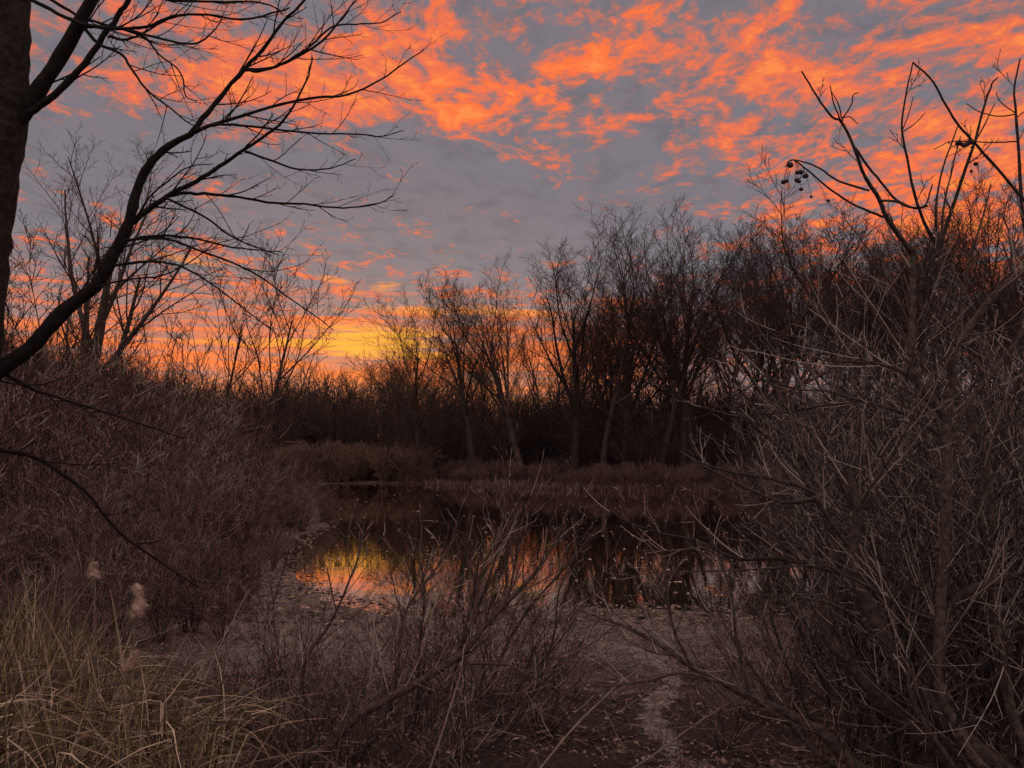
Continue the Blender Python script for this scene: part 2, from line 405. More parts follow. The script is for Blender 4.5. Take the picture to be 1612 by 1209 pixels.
def make_channel():
    px = [(770,985,16),(840,992,14),(900,1000,16),(960,1015,16),(1020,1035,16),(1062,1055,19),(1062,1080,19),(1035,1105,24),(1022,1135,24),(1045,1165,26),(1075,1195,26),(1095,1230,24)]
    C = [ground_at(a, b) for a, b, _ in px]; wd = [c * .95 * PXW * p[1] for (a, b, c), p in zip(px, C)]
    t = np.linspace(0, len(C) - 1, 120); C = np.array(C); cx = np.interp(t, range(len(C)), C[:, 0]); cy = np.interp(t, range(len(C)), C[:, 1]); w = np.interp(t, range(len(C)), wd)
    k = np.ones(9) / 9; cx = np.convolve(np.pad(cx, 4, 'edge'), k, 'valid'); cy = np.convolve(np.pad(cy, 4, 'edge'), k, 'valid')
    tx = np.gradient(cx); ty = np.gradient(cy); l = np.hypot(tx, ty); nx, ny = -ty / l, tx / l
    cols = 7; V = []
    wl = w * (1 + .45 * np.sin(t*7) * np.sin(t*3.1+1) + .25*rng.standard_normal(120)); wr = w * (1 + .45 * np.sin(t*6.1+2)*np.sin(t*2.7) + .25*rng.standard_normal(120))
    for j in range(cols):
        s_ = -1 + 2 * j / (cols - 1); ww = np.where(s_ < 0, wl, wr) * s_
        X = cx + nx * ww; Y = cy + ny * ww
        V.append(np.stack([X, Y, height(X, Y) + .014 - .018 * abs(s_)**3], -1))
    V = np.stack(V, 1).reshape(-1, 3)
    i = np.arange(119)[:, None] * cols + np.arange(cols - 1)[None, :]
    Q = np.stack([i, i + 1, i + cols + 1, i + cols], -1).reshape(-1, 4)
    m = bpy.data.materials.new('pale_mud'); m.use_nodes = True
    q = N(m.node_tree); b = q.n['Principled BSDF']; g = q.new('ShaderNodeNewGeometry')
    f = q.noise(g.outputs['Position'], 9., 6, .7).outputs['Fac']; f2 = q.noise(g.outputs['Position'], 40., 4, .7).outputs['Fac']
    col = q.mix(q.smooth(f, .38, .66), (.16, .12, .115), (.46, .37, .35)); col = q.mix(q.smooth(f2, .58, .42), col, (.06, .046, .042))
    q.put(b.inputs['Base Color'], col); b.inputs['Roughness'].default_value = .45
    bp = q.new('ShaderNodeBump'); bp.inputs['Strength'].default_value = .7; bp.inputs['Distance'].default_value = .03
    q.put(bp.inputs['Height'], f2); q.put(b.inputs['Normal'], bp.outputs[0])
    tag(link('mud_channel', mesh_from('mud_channel', V, Q, m)), kind='structure')
make_channel()

# ------------------------------------------------------------------ trees beyond the pond
def vase_tree(name, H, rbase, fork=.35, nlimb=9, spread=(18, 42), dens=1., mats=(M_FAR, M_FARTWIG), lean=(0, 0), stems=1, rmin=.009, up=.05, jit=.1):
    root = thing(name, None, 'tree'); a, c = Wood(), Wood()
    lv = [dict(n=9, jit=.06, up=.03, kids=nlimb, t0=fork, ang=spread, lr=(.62, .88), fall=.35, rr=(.45, .65), s=7, tip=.25),
          dict(n=8, jit=jit, up=up, kids=9.5 * dens, t0=.2, ang=(20, 48), lr=(.32, .58), fall=.4, rr=(.4, .6), s=5, tip=.25, rmin=.02),
          dict(n=6, jit=.10, up=.06, kids=6.8 * dens, t0=.15, ang=(22, 55), lr=(.35, .6), fall=.4, rr=(.45, .65), s=3, tip=.35, rmin=rmin * 1.3),
          dict(n=5, jit=.11, up=.07, kids=5.0 * dens, t0=.2, ang=(20, 55), lr=(.35, .65), fall=.3, rr=(.6, .8), s=3, tip=.5, rmin=rmin),
          dict(n=3, jit=.12, up=.07, kids=0, ang=(20, 50), lr=(.4, .6), s=3, tip=.6)]
    ws = [a, a, c]
    for k in range(stems):
        ph = 6.28 * k / stems + U(-.4, .4); tl = 0 if stems == 1 else U(.10, .26)
        d = nrm((lean[0] + tl * cos(ph), lean[1] + tl * sin(ph), 1))
        grow(ws, (.35 * tl * cos(ph), .35 * tl * sin(ph), -.3), d, H * (.72 if stems == 1 else U(.6, .8)), rbase * (1 if stems == 1 else .62), 0, lv)
    # root flare
    a.add([(0, 0, -.4), (0, 0, .1), (0, 0, .5), (0, 0, 1.0)], [rbase * 1.7, rbase * 1.45, rbase * 1.15, rbase * .9], 9)
    a.obj('trunk', mats[0], root); c.obj('crown', mats[1], root)
    root['H'] = H
    return root

def hval(o): return o.get('H', 10.)
protos = [vase_tree('bare_tree', 18, .30, .36, 9, (18, 40)),
          vase_tree('bare_tree', 18, .28, .46, 8, (22, 52), up=.07),
          vase_tree('bare_tree', 18, .28, .30, 10, (14, 34), lean=(.05, 0)),
          vase_tree('bare_tree', 18, .30, .34, 10, (25, 55), dens=1.08, up=.03),
          vase_tree('bare_tree', 18, .22, .38, 9, (20, 42), lean=(-.16, 0), up=.06)]
used = [False] * len(protos)
def plant_tree(i, px, ytop, dist, rz, label, group=None, name=None, wide=1.):
    p = P3(px, 705, dist); z = zg(p[0], p[1]); top = P3(px, ytop, dist)[2]
    s = (top - z) / hval(protos[i]) / TOPF[i]
    o = protos[i]
    if used[i]: o = dup(o, (0, 0, 0))
    used[i] = True
    o.location = (p[0], p[1], z); o.rotation_euler = (0, 0, rz); o.scale = (s * wide, s * wide, s)
    o['label'] = label; o['category'] = 'tree'
    if group: o['group'] = group
    elif 'group' in o: del o['group']
    return o
TOPF = []
for o in protos:
    zmax = float(np.percentile(np.array([v.co.z for c in o.children if c.name.startswith('crown') for v in c.data.vertices]), 97)); TOPF.append(zmax / hval(o))
FRONT = 'bare trees along the far bank'
front = [(4, 668, 470, 66, .2, 'low spreading bare tree at the left end of the wood leaning toward the glow', 1.1),
         (0, 745, 425, 64, 1.1, 'slender bare tree next right of the low leaning one at the wood\'s left end', 1.),
         (2, 822, 402, 62, 2.0, 'upright bare tree whose narrow crown tops out above the pond\'s middle', .95),
         (0, 905, 388, 60, 3.3, 'broad fan crowned bare tree behind the point where the far bank steps forward', 1.1),
         (2, 985, 372, 60, 4.0, 'bare tree just left of the tallest rounded crown of the wood', 1.),
         (3, 948, 395, 57.5, 2.2, 'stout dark tree standing right at the far bank\'s edge near the middle', .8),
         (2, 1035, 380, 57, 5.2, 'slim straight tree in front of the tallest pointed crown', .85),
         (1, 1072, 330, 58, .6, 'tallest bare tree of the middle wood with a pointed crown against grey sky', .95),
         (3, 1205, 332, 52, 1.7, 'round domed bare tree with dark dense crown against orange cloud', 1.15),
         (1, 1318, 322, 52, 2.9, 'bare tree next right of the round domed crown, half behind the grey shrub', 1.),
         (0, 1405, 330, 50, 5.0, 'bare tree directly behind the fork of the tall grey shrub', 1.1),
         (3, 1490, 300, 50, 4.1, 'broad bare tree behind the berry twigs of the grey shrub', 1.),
         (1, 1570, 285, 48, 0.2, 'tall bare tree at the right edge of the wood behind the shrub', 1.1),
         (2, 1660, 270, 46, 1.2, 'bare tree rising at the far right border of the view', 1.2)]
for i, px, yt, ds, rz, lb, wd in front: plant_tree(i, px, yt + 12, ds, rz, lb, FRONT, wide=wd * 1.15)
for k in range(50):
    px = 640 + 1110 * (k + U(-.3, .3)) / 50; base = np.interp(px, [640, 900, 1100, 1250, 1600, 1800], [505, 425, 372, 352, 330, 318])
    plant_tree(random.randrange(5), px, base + U(12, 115), U(60, 92) if px > 900 else U(68, 100), U(0, 6.28),
               'bare tree standing deep in the dark wood behind the far bank', 'trees deep in the wood', wide=U(.8, 1.15))
for k in range(26):
    px = U(-150, 660); yt = np.interp(px, [-150, 100, 300, 480, 560, 660], [545, 560, 585, 600, 560, 560]) + U(0, 35)
    plant_tree(random.randrange(4), px, yt, U(95, 150), U(0, 6.28),
               'distant bare tree in the low wood under the sunset glow', 'distant trees under the glow', wide=U(1.0, 1.5))

# the left bank's standing trees
def stand(t, px, ytop, dist, label, wide=1.):
    p = P3(px, 705, dist); z = zg(p[0], p[1]); zm = max(max(v.co.z for v in c.data.vertices) for c in t.children)
    s = (P3(px, ytop, dist)[2] - z) / zm
    t.location = (p[0], p[1], z); t.scale = (s * wide, s * wide, s); tag(t, label, 'tree')
stand(vase_tree('bare_tree', 18.5, .42, .16, 9, (12, 30), rmin=.008, jit=.06, dens=.95, up=.06), 112, 138, 33, 'big bare tree forking low into many limbs behind the dark leaning limb on the left', 1.2)
stand(vase_tree('bare_tree', 11, .15, .25, 7, (25, 55), stems=2, dens=.8), 5, 300, 27, 'scraggly lower bare tree at the left border beside the big forking one')
stand(vase_tree('bare_sapling', 9.6, .07, .2, 4, (12, 28), stems=5, dens=.45), 262, 455, 38, 'thin many stemmed sapling, leftmost of the small trees above the thicket')
stand(vase_tree('bare_sapling', 12.3, .13, .32, 9, (18, 40), dens=.62), 335, 392, 40, 'thin straight sapling between the many stemmed one and the leaning one')
stand(vase_tree('bare_sapling', 13.6, .16, .24, 10, (18, 44), dens=.66, lean=(.18, 0)), 395, 372, 42, 'sapling leaning right beside the brightest patch of the sunset')

# ------------------------------------------------------------------ brush: shrubs of the banks
def bush(name, H, nst, tilt, mats, r0=.014, k1=7, k2=5, rmin=.0035, s=3, jit=.12, up=.05, k3=0):
    root = thing(name, None, 'shrub'); a, c = Wood(), Wood()
    lv = [dict(n=8, jit=jit, up=up, kids=k1, t0=.15, ang=(20, 50), lr=(.3, .55), fall=.35, rr=(.5, .7), s=max(s, 4), tip=.3, rmin=rmin),
          dict(n=5, jit=jit * 1.2, up=up, kids=k2, t0=.15, ang=(20, 55), lr=(.35, .65), fall=.3, rr=(.6, .8), s=s, tip=.4, rmin=rmin),
          dict(n=4, jit=jit * 1.3, up=up, kids=k3, t0=.2, ang=(20, 55), lr=(.35, .6), rr=(.7, .9), s=s, tip=.5, rmin=rmin)]
    if k3: lv.append(dict(n=3, jit=.18, up=up, kids=0, ang=(20, 50), lr=(.4, .6), s=s, tip=.6))
    for k in range(nst):
        ph = U(0, 6.28); tl = radians(U(*tilt)); d = (sin(tl) * cos(ph), sin(tl) * sin(ph), cos(tl)); rr = U(0, .25) * H * .3
        grow([a, c], (rr * cos(ph), rr * sin(ph), -.05), d, H * U(.65, 1.), r0 * U(.7, 1.2), 0, lv)
    a.obj('stems', mats[0], root); c.obj('twigs', mats[1], root); root['H'] = H
    return root
def scatter(protos, spots, label, group):
    """spots: (x, y, height)"""
    used = set()
    for (x, y, h) in spots:
        i = random.randrange(len(protos)); o = protos[i]
        if i in used: o = dup(o, (0, 0, 0))
        used.add(i); s = h / hval(protos[i])
        o.location = (x, y, zg(x, y)); o.rotation_euler = (0, 0, U(0, 6.28)); o.scale = (s * U(.85, 1.15), s * U(.85, 1.15), s)
        tag(o, label, 'shrub', group)

# understory of the far wood
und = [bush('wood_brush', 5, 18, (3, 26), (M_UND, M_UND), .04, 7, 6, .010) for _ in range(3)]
spots = []
for k in range(80):
    px = U(640, 1760); d = U(57, 80) if px > 900 else U(68, 86)
    x = P3(px, 705, d)[0]; spots.append((x, d, U(3.0, 8.5) * d / 66))
for k in range(80):
    px = U(60, 720); d = U(74, 112); x = P3(px, 705, d)[0]; spots.append((x, d, U(5, 10.5) * d / 80))
for k in range(60):
    px = U(640, 1760); d = U(82, 108); x = P3(px, 705, d)[0]; spots.append((x, d, U(5, 9)))
for k in range(26):
    px = U(1120, 1380); d = U(66, 104); x = P3(px, 705, d)[0]; spots.append((x, d, U(6, 9.5) * d / 85))
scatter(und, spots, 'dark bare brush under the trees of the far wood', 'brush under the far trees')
# far wood, one mass beyond everything
def far_wood():
    w = Wood()
    for k in range(4600):
        x = U(-230, 210); y = U(125, 230); z = zg(x, y); h = U(8, 15) * (1 + .35 * math.sin(x * .07) * math.sin(x * .023 + 1))
        lx, ly = U(-.08, .08), U(-.08, .08)
        w.add([(x + lx*h*t*t + U(-.2, .2), y + ly*h*t, z + h*t) for t in (0, .3, .55, .8, 1)], [U(.10, .2) * q for q in (1, .8, .6, .35, .1)], 3)
        for j in range(9):
            t = U(.12, 1); ph = U(0, 6.28); l = U(1.2, 4) * (1.2 - .6 * t); b = (x + lx*h*t*t, y + ly*h*t, z + h*t)
            w.add([b, (b[0] + cos(ph)*l*.5, b[1] + sin(ph)*l*.5, b[2] + l*.35), (b[0] + cos(ph)*l*.8, b[1] + sin(ph)*l*.8, b[2] + l*U(.6, 1))], [.06, .045, .02], 3)
    o = w.obj('far_wood', M_FAR); tag(o, 'far off dark wood that closes the horizon behind the pond', 'wood', kind='stuff')
far_wood()

# the dense reddish thicket down the left bank
thick = [bush('thicket_shrub', 3, 26, (4, 38), (M_THICK, M_THICK), .016, 9, 6, .0055, jit=.12) for _ in range(4)]
spots = []
def shore_x(y): return np.interp(y, [8, 12, 14, 17, 21, 25, 30, 38, 46, 57], [-3.6, -4.3, -5.0, -6.0, -7.2, -7.8, -8.0, -9.8, -13.5, -18.5])
for k in range(132):
    y = U(9.5, 50) if k < 120 else U(9.5, 20); xs = shore_x(y); left = -y * 806 / F - 3
    x = U(max(left, -40), xs - .3)
    fr = min(1, (xs - x) / 9)
    h = np.interp(y, [9, 14, 20, 30, 50], [1.6, 2.8, 4.5, 6.2, 6.6]) * (.45 + .55 * fr) * U(.8, 1.15)
    spots.append((x, y, h))
for k in range(55):
    y = 11 + 24 * R()**1.3; spots.append((shore_x(y) - .1 + U(-2.6, .55 + .02 * y), y, U(.45, 1.25) * (1 + y / 60)))
for k in range(14):
    y = U(27, 41); spots.append((shore_x(y) + U(-1.4, .9), y, U(.9, 1.7)))
scatter(thick, spots, 'reddish brown bare shrub of the dense thicket on the left bank', 'shrubs of the left bank thicket')

tall_ = [bush('thicket_shrub', 3, 9, (4, 34), (M_DSTEM, M_CENT), .022, 7, 4, .006, jit=.10, k3=1) for _ in range(3)]
spots = []
for k in range(34):
    y = 9 + 24 * R()**1.2; xs = shore_x(y) - 1.2; x = U(max(-y * 806 / F - 2, -24), xs)
    spots.append((x, y, np.interp(y, [9, 14, 20, 33], [2.0, 3.2, 4.8, 6.2]) * (.55 + .45 * min(1, (xs - x) / 7)) * U(.85, 1.12)))
scatter(tall_, spots, 'coarse dark stemmed shrub standing up among the fine reddish thicket', 'coarse shrubs in the left thicket')

# low pale brush and grass on the far bank
low = [bush('bank_shrub', 1.6, 34, (5, 45), (M_BRUSH, M_BRUSH), .02, 6, 5, .009) for _ in range(2)]
bed = [bush('bank_shrub', 1.6, 40, (3, 34), (M_BED, M_BED), .02, 6, 5, .009) for _ in range(2)]
spots = []
for k in range(46):
    px = U(440, 655); d = U(65.6, 72); spots.append((P3(px, 705, d)[0], d, U(2.0, 3.3)))
scatter(bed, spots, 'tan brown brush in the low dome on the far bank left of the middle', 'tan brush on the far bank')
spots = []
for k in range(85):
    px = U(660, 1320); d = np.interp(px, [640, 760, 900, 1050, 1200, 1320], [67, 62, 56.5, 54, 52.5, 50]) + U(-1.3, 3.8)
    spots.append((P3(px, 705, d)[0], d, U(.9, 2.0)))
scatter(low, spots, 'low dull brown shrub along the waterline of the far bank', 'low shrubs on the far bank')

def grass_mesh(n, area, hr, w, mat, name, bend=.5, seg=5, lean=.12):
    g = Wood()
    for k in range(n):
        x, y = area(); z = zg(x, y); h = U(*hr); ph = U(0, 6.28); b = U(0, bend) * h; kink = U(.5, 1.2)
        tilt = U(-lean, lean), U(-lean, lean)
        pts = []
        for i in range(seg + 1):
            t = i / seg; f = b * t ** 2
            pts.append((x + cos(ph)*f + tilt[0]*h*t, y + sin(ph)*f + tilt[1]*h*t, z + h * t * (1 - .5 * (b / h) * t)))
        ww = U(.6, 1.3) * w
        g.add(pts, [ww * q for q in np.interp(np.linspace(0, 1, seg + 1), [0, .3, .8, 1], [.8, 1, .6, .1])], 1)
    return g
def tan_area():
    px = random.gauss(632, 9); d = U(66.6, 68.5); return P3(px, 705, d)[0], d
o = grass_mesh(500, tan_area, (1.0, 2.3), .03, None, '').obj('tan_grass_clump', M_TAN)
tag(o, 'tan dry grass clump beside the low brush on the far bank', 'grass clump')
def far_edge():
    px = U(668, 1330); d = np.interp(px, [640, 760, 900, 1050, 1240, 1330], [65.4, 60.6, 55.6, 53.6, 51.4, 50]) + U(-.9, .6); return P3(px, 705, d)[0], d
o = grass_mesh(4200, far_edge, (.25, .85), .022, None, '', bend=1.0).obj('bank_grass', M_BRUSH)
tag(o, 'dull dry grass overhanging the far waterline', 'grass', kind='stuff')
# pale driftwood line along the far waterline
dr = Wood()
for k in range(130):
    px = U(500, 1240) if k % 4 == 0 else U(520, 670); d = np.interp(px, [490, 640, 760, 900, 1050, 1240], [64.4, 65.2, 60.5, 55.6, 53.6, 51.6]) + U(-.5, .6); x = P3(px, 705, d)[0]
    l = U(.2, .7); a = U(-.5, .5); z = max(zg(x, d), 0) + .03
    dr.add([(x, d, z), (x + l*.5*cos(a), d + l*.5*sin(a), z + U(0, .08)), (x + l*cos(a), d + l*sin(a), z + U(0, .2))], [.018, .018, .008], 3)
tag(dr.obj('bank_litter', M_BRUSH), 'pale dead stalks strewn along the far waterline', 'litter', kind='stuff')

# ------------------------------------------------------------------ traced foreground wood
def smooth_line(pts, per=4, wig=0.0):
    """Catmull-Rom through (x, y, z, r)"""
    P = np.array(pts, float); P = np.vstack([2*P[0]-P[1], P, 2*P[-1]-P[-2]]); o = []
    for i in range(1, len(P) - 2):
        for k in range(per):
            t = k / per; a, b, c, d = P[i-1], P[i], P[i+1], P[i+2]
            v = .5 * (2*b + (c-a)*t + (2*a-5*b+4*c-d)*t*t + (-a+3*b-3*c+d)*t**3); o.append(v)
    o.append(P[-2]); o = np.array(o)
    if wig: o[1:-1, :3] += rng.standard_normal((len(o) - 2, 3)) * wig * np.minimum(o[1:-1, 3:4], .005)
    big_ = o[:, 3] > .007; o[big_, 3] *= 1 + .045 * rng.standard_normal(big_.sum())
    o[:, 3] = np.maximum(o[:, 3], .0008)
    return o
def trace(w, px, dist, r0, r1, sides=6, dd=0., per=4, wig=.35):
    """px: photo points of one limb; dist: its distance (dd: change to the tip); r in photo px"""
    n = len(px); L = []
    for i, (x, y) in enumerate(px):
        t = i / (n - 1); d = dist + dd * t; p = P3(x, y, d); L.append((*p, (r0 + (r1 - r0) * t) * PXW * d))
    o = smooth_line(L, per, wig)
    w.add([tuple(v[:3]) for v in o], [float(v[3]) for v in o], sides)
    return o
def twigs(w, o, every, Lr, lv, ang=(30, 60), t0=.1, rr=(.35, .6), rmin=.0016, bias=None):
    """side twigs along a traced limb"""
    P = o[:, :3]; seg = np.linalg.norm(np.diff(P, axis=0), axis=1); tot = seg.sum(); cum = np.concatenate([[0], np.cumsum(seg)])
    s = tot * t0 + U(0, every); phi = U(0, 6.28)
    while s < tot * .985:
        i = min(int(np.searchsorted(cum, s)) - 1, len(P) - 2); i = max(i, 0); f = (s - cum[i]) / (seg[i] + 1e-9)
        p = P[i] + (P[i+1] - P[i]) * f; d = nrm(tuple(P[i+1] - P[i])); r = o[i, 3]
        phi += 2.4 + U(-.6, .6)
        sd = side_dir(d, radians(U(*ang)), phi)
        if bias: sd = nrm((sd[0] + bias[0], sd[1] + bias[1], sd[2] + bias[2]))
        grow([w], tuple(p), sd, U(*Lr) * (1.15 - .5 * s / tot), max(min(r * U(*rr), .006), rmin), 0, lv)
        s += every * U(.55, 1.5)

TW = [dict(n=7, jit=.10, up=.05, kids=3.2, t0=.15, ang=(25, 60), lr=(.25, .55), fall=.3, rr=(.6, .8), s=4, tip=.45, rmin=.0014),
      dict(n=5, jit=.12, up=.06, kids=2.2, t0=.2, ang=(25, 65), lr=(.2, .5), rr=(.7, .9), s=3, tip=.55, rmin=.0012),
      dict(n=3, jit=.12, up=.05, kids=0, ang=(20, 50), lr=(.3, .5), s=3, tip=.6)]

def left_tree():
    d = 4.3; tr, br, tw = Wood(), Wood(), Wood()
    base = P3(-110, 1300, d); bx = base[0]; bz = zg(bx, d)
    foot = 705 + (CAMZ - bz + .1) / d * F
    trace(tr, [(12,-420),(11,-200),(10,0),(6,110),(2,190),(-12,265),(-26,360),(-38,470),(-62,650),(-88,900),(-110,foot)], d, 33, 46, 14, per=5, wig=.06)
    limb = lambda px, r0, r1, dd=0., dz=0., sides=8: trace(br, px, d + dz, r0, r1, sides, dd)
    L = []
    L.append((limb([(8,215),(28,188),(55,150),(95,90),(125,35),(150,-10),(178,-70),(200,-140)], 15, 7), .5))
    L.append((limb([(22,205),(45,180),(85,150),(125,110),(155,70),(185,25),(205,-5),(228,-55)], 6.5, 3.2, -.1), .5))
    M = limb([(-62,650),(-30,608),(0,582),(45,550),(100,490),(150,450),(180,400),(203,350),(215,300),(235,260),(265,230),(300,212)], 14.5, 4.6, .3, sides=10)
    L.append((limb([(300,212),(325,180),(345,155),(385,108),(420,70),(445,35),(480,0),(505,-40)], 4.6, 1.4, .3, .3), .16))
    L.append((limb([(203,354),(240,325),(270,305),(310,285),(345,262),(385,235),(430,205),(460,170),(485,120),(492,90)], 5.0, 1.0, -.4, .2), .15))
    L.append((limb([(290,217),(330,198),(390,180),(440,165),(500,153),(545,150),(600,125),(640,97),(668,78)], 3.2, .8, .5, .3), .13))
    L.append((limb([(305,207),(335,197),(365,196),(430,203),(500,210),(565,211),(600,215),(635,205)], 2.6, .7, -.3, .3), .12))
    L.append((limb([(262,308),(290,304),(310,305),(360,308),(420,318),(480,322),(540,327),(590,322),(620,308)], 3.0, .8, .2, .15), .12))
    L.append((limb([(386,110),(420,108),(450,98),(505,67),(545,20),(568,-10)], 3.0, 1, .3, .5), .13))
    L.append((limb([(388,110),(410,112),(445,100),(490,72),(520,43),(560,38),(600,35),(632,18)], 2.5, .8, -.2, .5), .12))
    L.append((limb([(385,238),(420,250),(470,267),(520,265),(560,250)], 2.2, .7, .2, .1), .12))
    L.append((limb([(200,378),(240,372),(300,374),(360,388),(400,393),(445,397)], 2.6, .8, -.4, .1), .12))
    L.append((limb([(200,378),(260,376),(330,400),(400,430),(450,465),(500,500),(525,520)], 2.2, .7, -.7, .1), .13))
    L.append((limb([(180,418),(230,412),(280,418),(330,445),(390,490),(440,530)], 2.4, .7, -.5, .1), .13))
    L.append((limb([(262,312),(320,340),(360,370),(400,388),(440,402)], 2.0, .7, .3, .1), .13))
    L.append((limb([(150,452),(200,440),(260,432),(310,405),(340,380)], 1.8, .7, .5, .0), .12))
    L.append((limb([(212,345),(235,312),(270,280),(300,262),(335,258)], 1.8, .7, -.3, .1), .12))
    L.append((limb([(40,-5),(80,15),(120,35),(175,45),(230,42),(265,28),(310,22),(380,30),(440,18),(456,12)], 3.4, 1.2, .3, -.2), .11))
    L.append((limb([(130,42),(175,43),(215,50),(270,65),(310,68),(335,50),(350,30)], 2.8, .9, -.3, 0), .11))
    L.append((limb([(75,-4),(110,18),(150,35),(190,45),(230,60),(250,85),(285,115),(292,150),(310,160)], 2.6, .8, .4, .1), .11))
    L.append((limb([(133,45),(155,68),(190,85),(205,105),(230,140),(260,165),(300,195),(325,205)], 3.0, .8, -.4, 0), .11))
    L.append((limb([(170,57),(200,62),(230,50),(265,30),(300,22),(345,24)], 2.4, .9, .2, -.1), .11))
    L.append((limb([(225,-10),(270,0),(340,3),(400,3),(430,10),(445,22)], 2.4, .9, .2, .2), .12))
    # drooping low limbs
    L.append((limb([(-80,560),(-30,578),(10,590),(50,612),(90,625),(200,660),(290,690)], 4.5, 1.0, .6, -.1), .2))
    L.append((limb([(-95,720),(-30,706),(20,712),(60,722),(130,770),(190,840),(260,890),(312,925)], 5.0, 1.0, .8, -.1), .2))
    L.append((limb([(-70,590),(0,600),(60,606),(115,590)], 2.0, .8, .2, -.2), .2))
    for o, sp_ in L:
        twigs(tw, o, sp_, (.18, .48), TW, (25, 58), t0=.12, bias=(.22, 0, .0))
    twigs(tw, M, .3, (.2, .5), TW, (40, 70), t0=.35, bias=(.3, 0, -.1))
    root = thing('leaning_tree', 'dark rough barked tree at the left border with long limbs reaching over the sky', 'tree', (bx, d, bz))
    off = (bx, d, bz)
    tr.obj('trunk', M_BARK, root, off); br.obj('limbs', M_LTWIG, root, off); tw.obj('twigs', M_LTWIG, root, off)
left_tree()

RT = [dict(n=8, jit=.075, up=.05, kids=4.2, t0=.15, ang=(25, 55), lr=(.3, .7), fall=.3, rr=(.65, .85), s=4, tip=.4, rmin=.0026),
      dict(n=4, jit=.07, up=.09, kids=1.8, t0=.25, ang=(25, 60), lr=(.25, .5), rr=(.7, .9), s=3, tip=.6, rmin=.0024),
      dict(n=3, jit=.08, up=.06, kids=0, ang=(20, 50), lr=(.3, .5), s=3, tip=.7)]
def right_shrub():
    d = 4.6; st, br, tw = Wood(), Wood(), Wood()
    bx = P3(1560, 1209, d)[0]; bz = zg(bx, d); off = (bx, d, bz)
    foot = lambda dz=0: 705 + (CAMZ - zg(bx, d + dz) + .06) / (d + dz) * F
    S_ = lambda px, r0, r1, dd=0., dz=0.: trace(st, px, d + dz, r0, r1, 8, dd, wig=.25)
    B_ = lambda px, r0, r1, dd=0., dz=0.: trace(br, px, d + dz, r0, r1, 5, dd, wig=.25)
    f0 = foot(); L = []
    # low stems
    a = S_([(1640,f0),(1560,1200),(1490,1140),(1440,1080),(1400,1020),(1370,960),(1350,920),(1345,870),(1350,800),(1335,740)], 17, 6, .3); L.append((a, .22))
    a = S_([(1600,f0),(1500,1205),(1440,1150),(1380,1090),(1330,1035),(1300,995),(1304,940),(1312,870),(1296,800),(1270,770)], 13, 6, .5, .1); L.append((a, .2))
    a = S_([(1450,1090),(1460,1030),(1478,980),(1520,935),(1570,915),(1612,900)], 11, 5, -.3, .15); L.append((a, .25))
    a = S_([(1620,f0),(1530,1190),(1480,1090),(1478,1000),(1486,860),(1490,740),(1490,660)], 9, 7, .1, -.1); L.append((a, .22))
    a = S_([(1490,660),(1462,622),(1437,585),(1435,540),(1437,480),(1437,395)], 8, 5, 0, 0); L.append((a, .16))
    a = S_([(1490,665),(1500,600),(1497,560),(1530,510),(1570,460),(1615,425),(1660,400)], 7, 5, -.2, 0); L.append((a, .2))
    a = S_([(1495,700),(1520,640),(1560,590),(1600,540),(1618,500),(1640,440)], 5, 4, .2, 0); L.append((a, .2))
    a = S_([(1660,f0),(1600,1150),(1570,1000),(1560,850),(1555,740),(1520,640)], 9, 5, .2, .3); L.append((a, .2))
    # crown stems against the sky
    a = B_([(1437,400),(1415,370),(1395,340),(1383,312),(1366,285),(1355,262),(1343,228),(1325,192),(1310,184),(1285,150),(1262,112)], 4.2, 1.3, -.3); L.append((a, .34))
    B_([(1325,192),(1313,165),(1307,135)], 1.4, .8, -.3, -.3); B_([(1327,190),(1318,160),(1309,145)], 1.2, .7, -.2, -.3)
    B_([(1327,186),(1340,165),(1343,150),(1351,146)], 1.2, .8, -.3, -.3); B_([(1325,186),(1338,184),(1350,195)], 1., .7, .1, -.3)
    B_([(1345,232),(1365,260),(1385,285),(1410,314),(1440,328),(1460,324)], 2., 1.8, .2, -.15)
    B_([(1383,316),(1410,317),(1432,326),(1455,324),(1463,306),(1468,290)], 2.2, 1.2, .2, -.1)
    B_([(1390,342),(1350,325),(1310,300),(1280,275),(1258,257),(1246,252),(1236,262)], 2., .8, -.4, -.1)
    B_([(1368,300),(1320,285),(1290,265),(1262,254),(1246,252),(1240,256)], 2., .8, -.4, -.1)
    a = B_([(1478,392),(1455,350),(1440,310),(1430,260),(1420,205),(1424,160),(1437,98)], 3., 1.1, -.2); L.append((a, .4))
    B_([(1420,207),(1430,180),(1438,152)], 1.1, .7, .1, -.2); B_([(1420,208),(1440,195),(1456,178)], 1.1, .7, .2, -.2)
    a = B_([(1437,470),(1460,425),(1480,385),(1495,340),(1515,280),(1535,220),(1550,165),(1562,132),(1571,122)], 4.2, 1.1, -.1); L.append((a, .3))
    B_([(1530,232),(1548,200),(1566,163)], 1.6, .8, .1, -.1)
    a = B_([(1700,400),(1650,350),(1612,315),(1570,265),(1530,220),(1500,185),(1470,130),(1437,98)], 3., 1.4, -.2); L.append((a, .5))
    a = B_([(1640,520),(1625,420),(1610,330),(1605,260),(1600,180),(1597,140),(1606,92)], 4, 1.2, 0); L.append((a, .35))
    B_([(1600,180),(1570,183),(1540,175),(1521,163)], 1.2, .7, .2); B_([(1602,223),(1560,224),(1500,223),(1470,235)], 1.3, .7, -.2)
    B_([(1598,178),(1575,160),(1568,145)], 1., .6, -.1); B_([(1602,184),(1620,170)], 1, .7, .2)
    a = B_([(1480,385),(1473,340),(1480,280),(1500,220),(1508,198)], 2.2, .9, -.1, .1); L.append((a, .4))
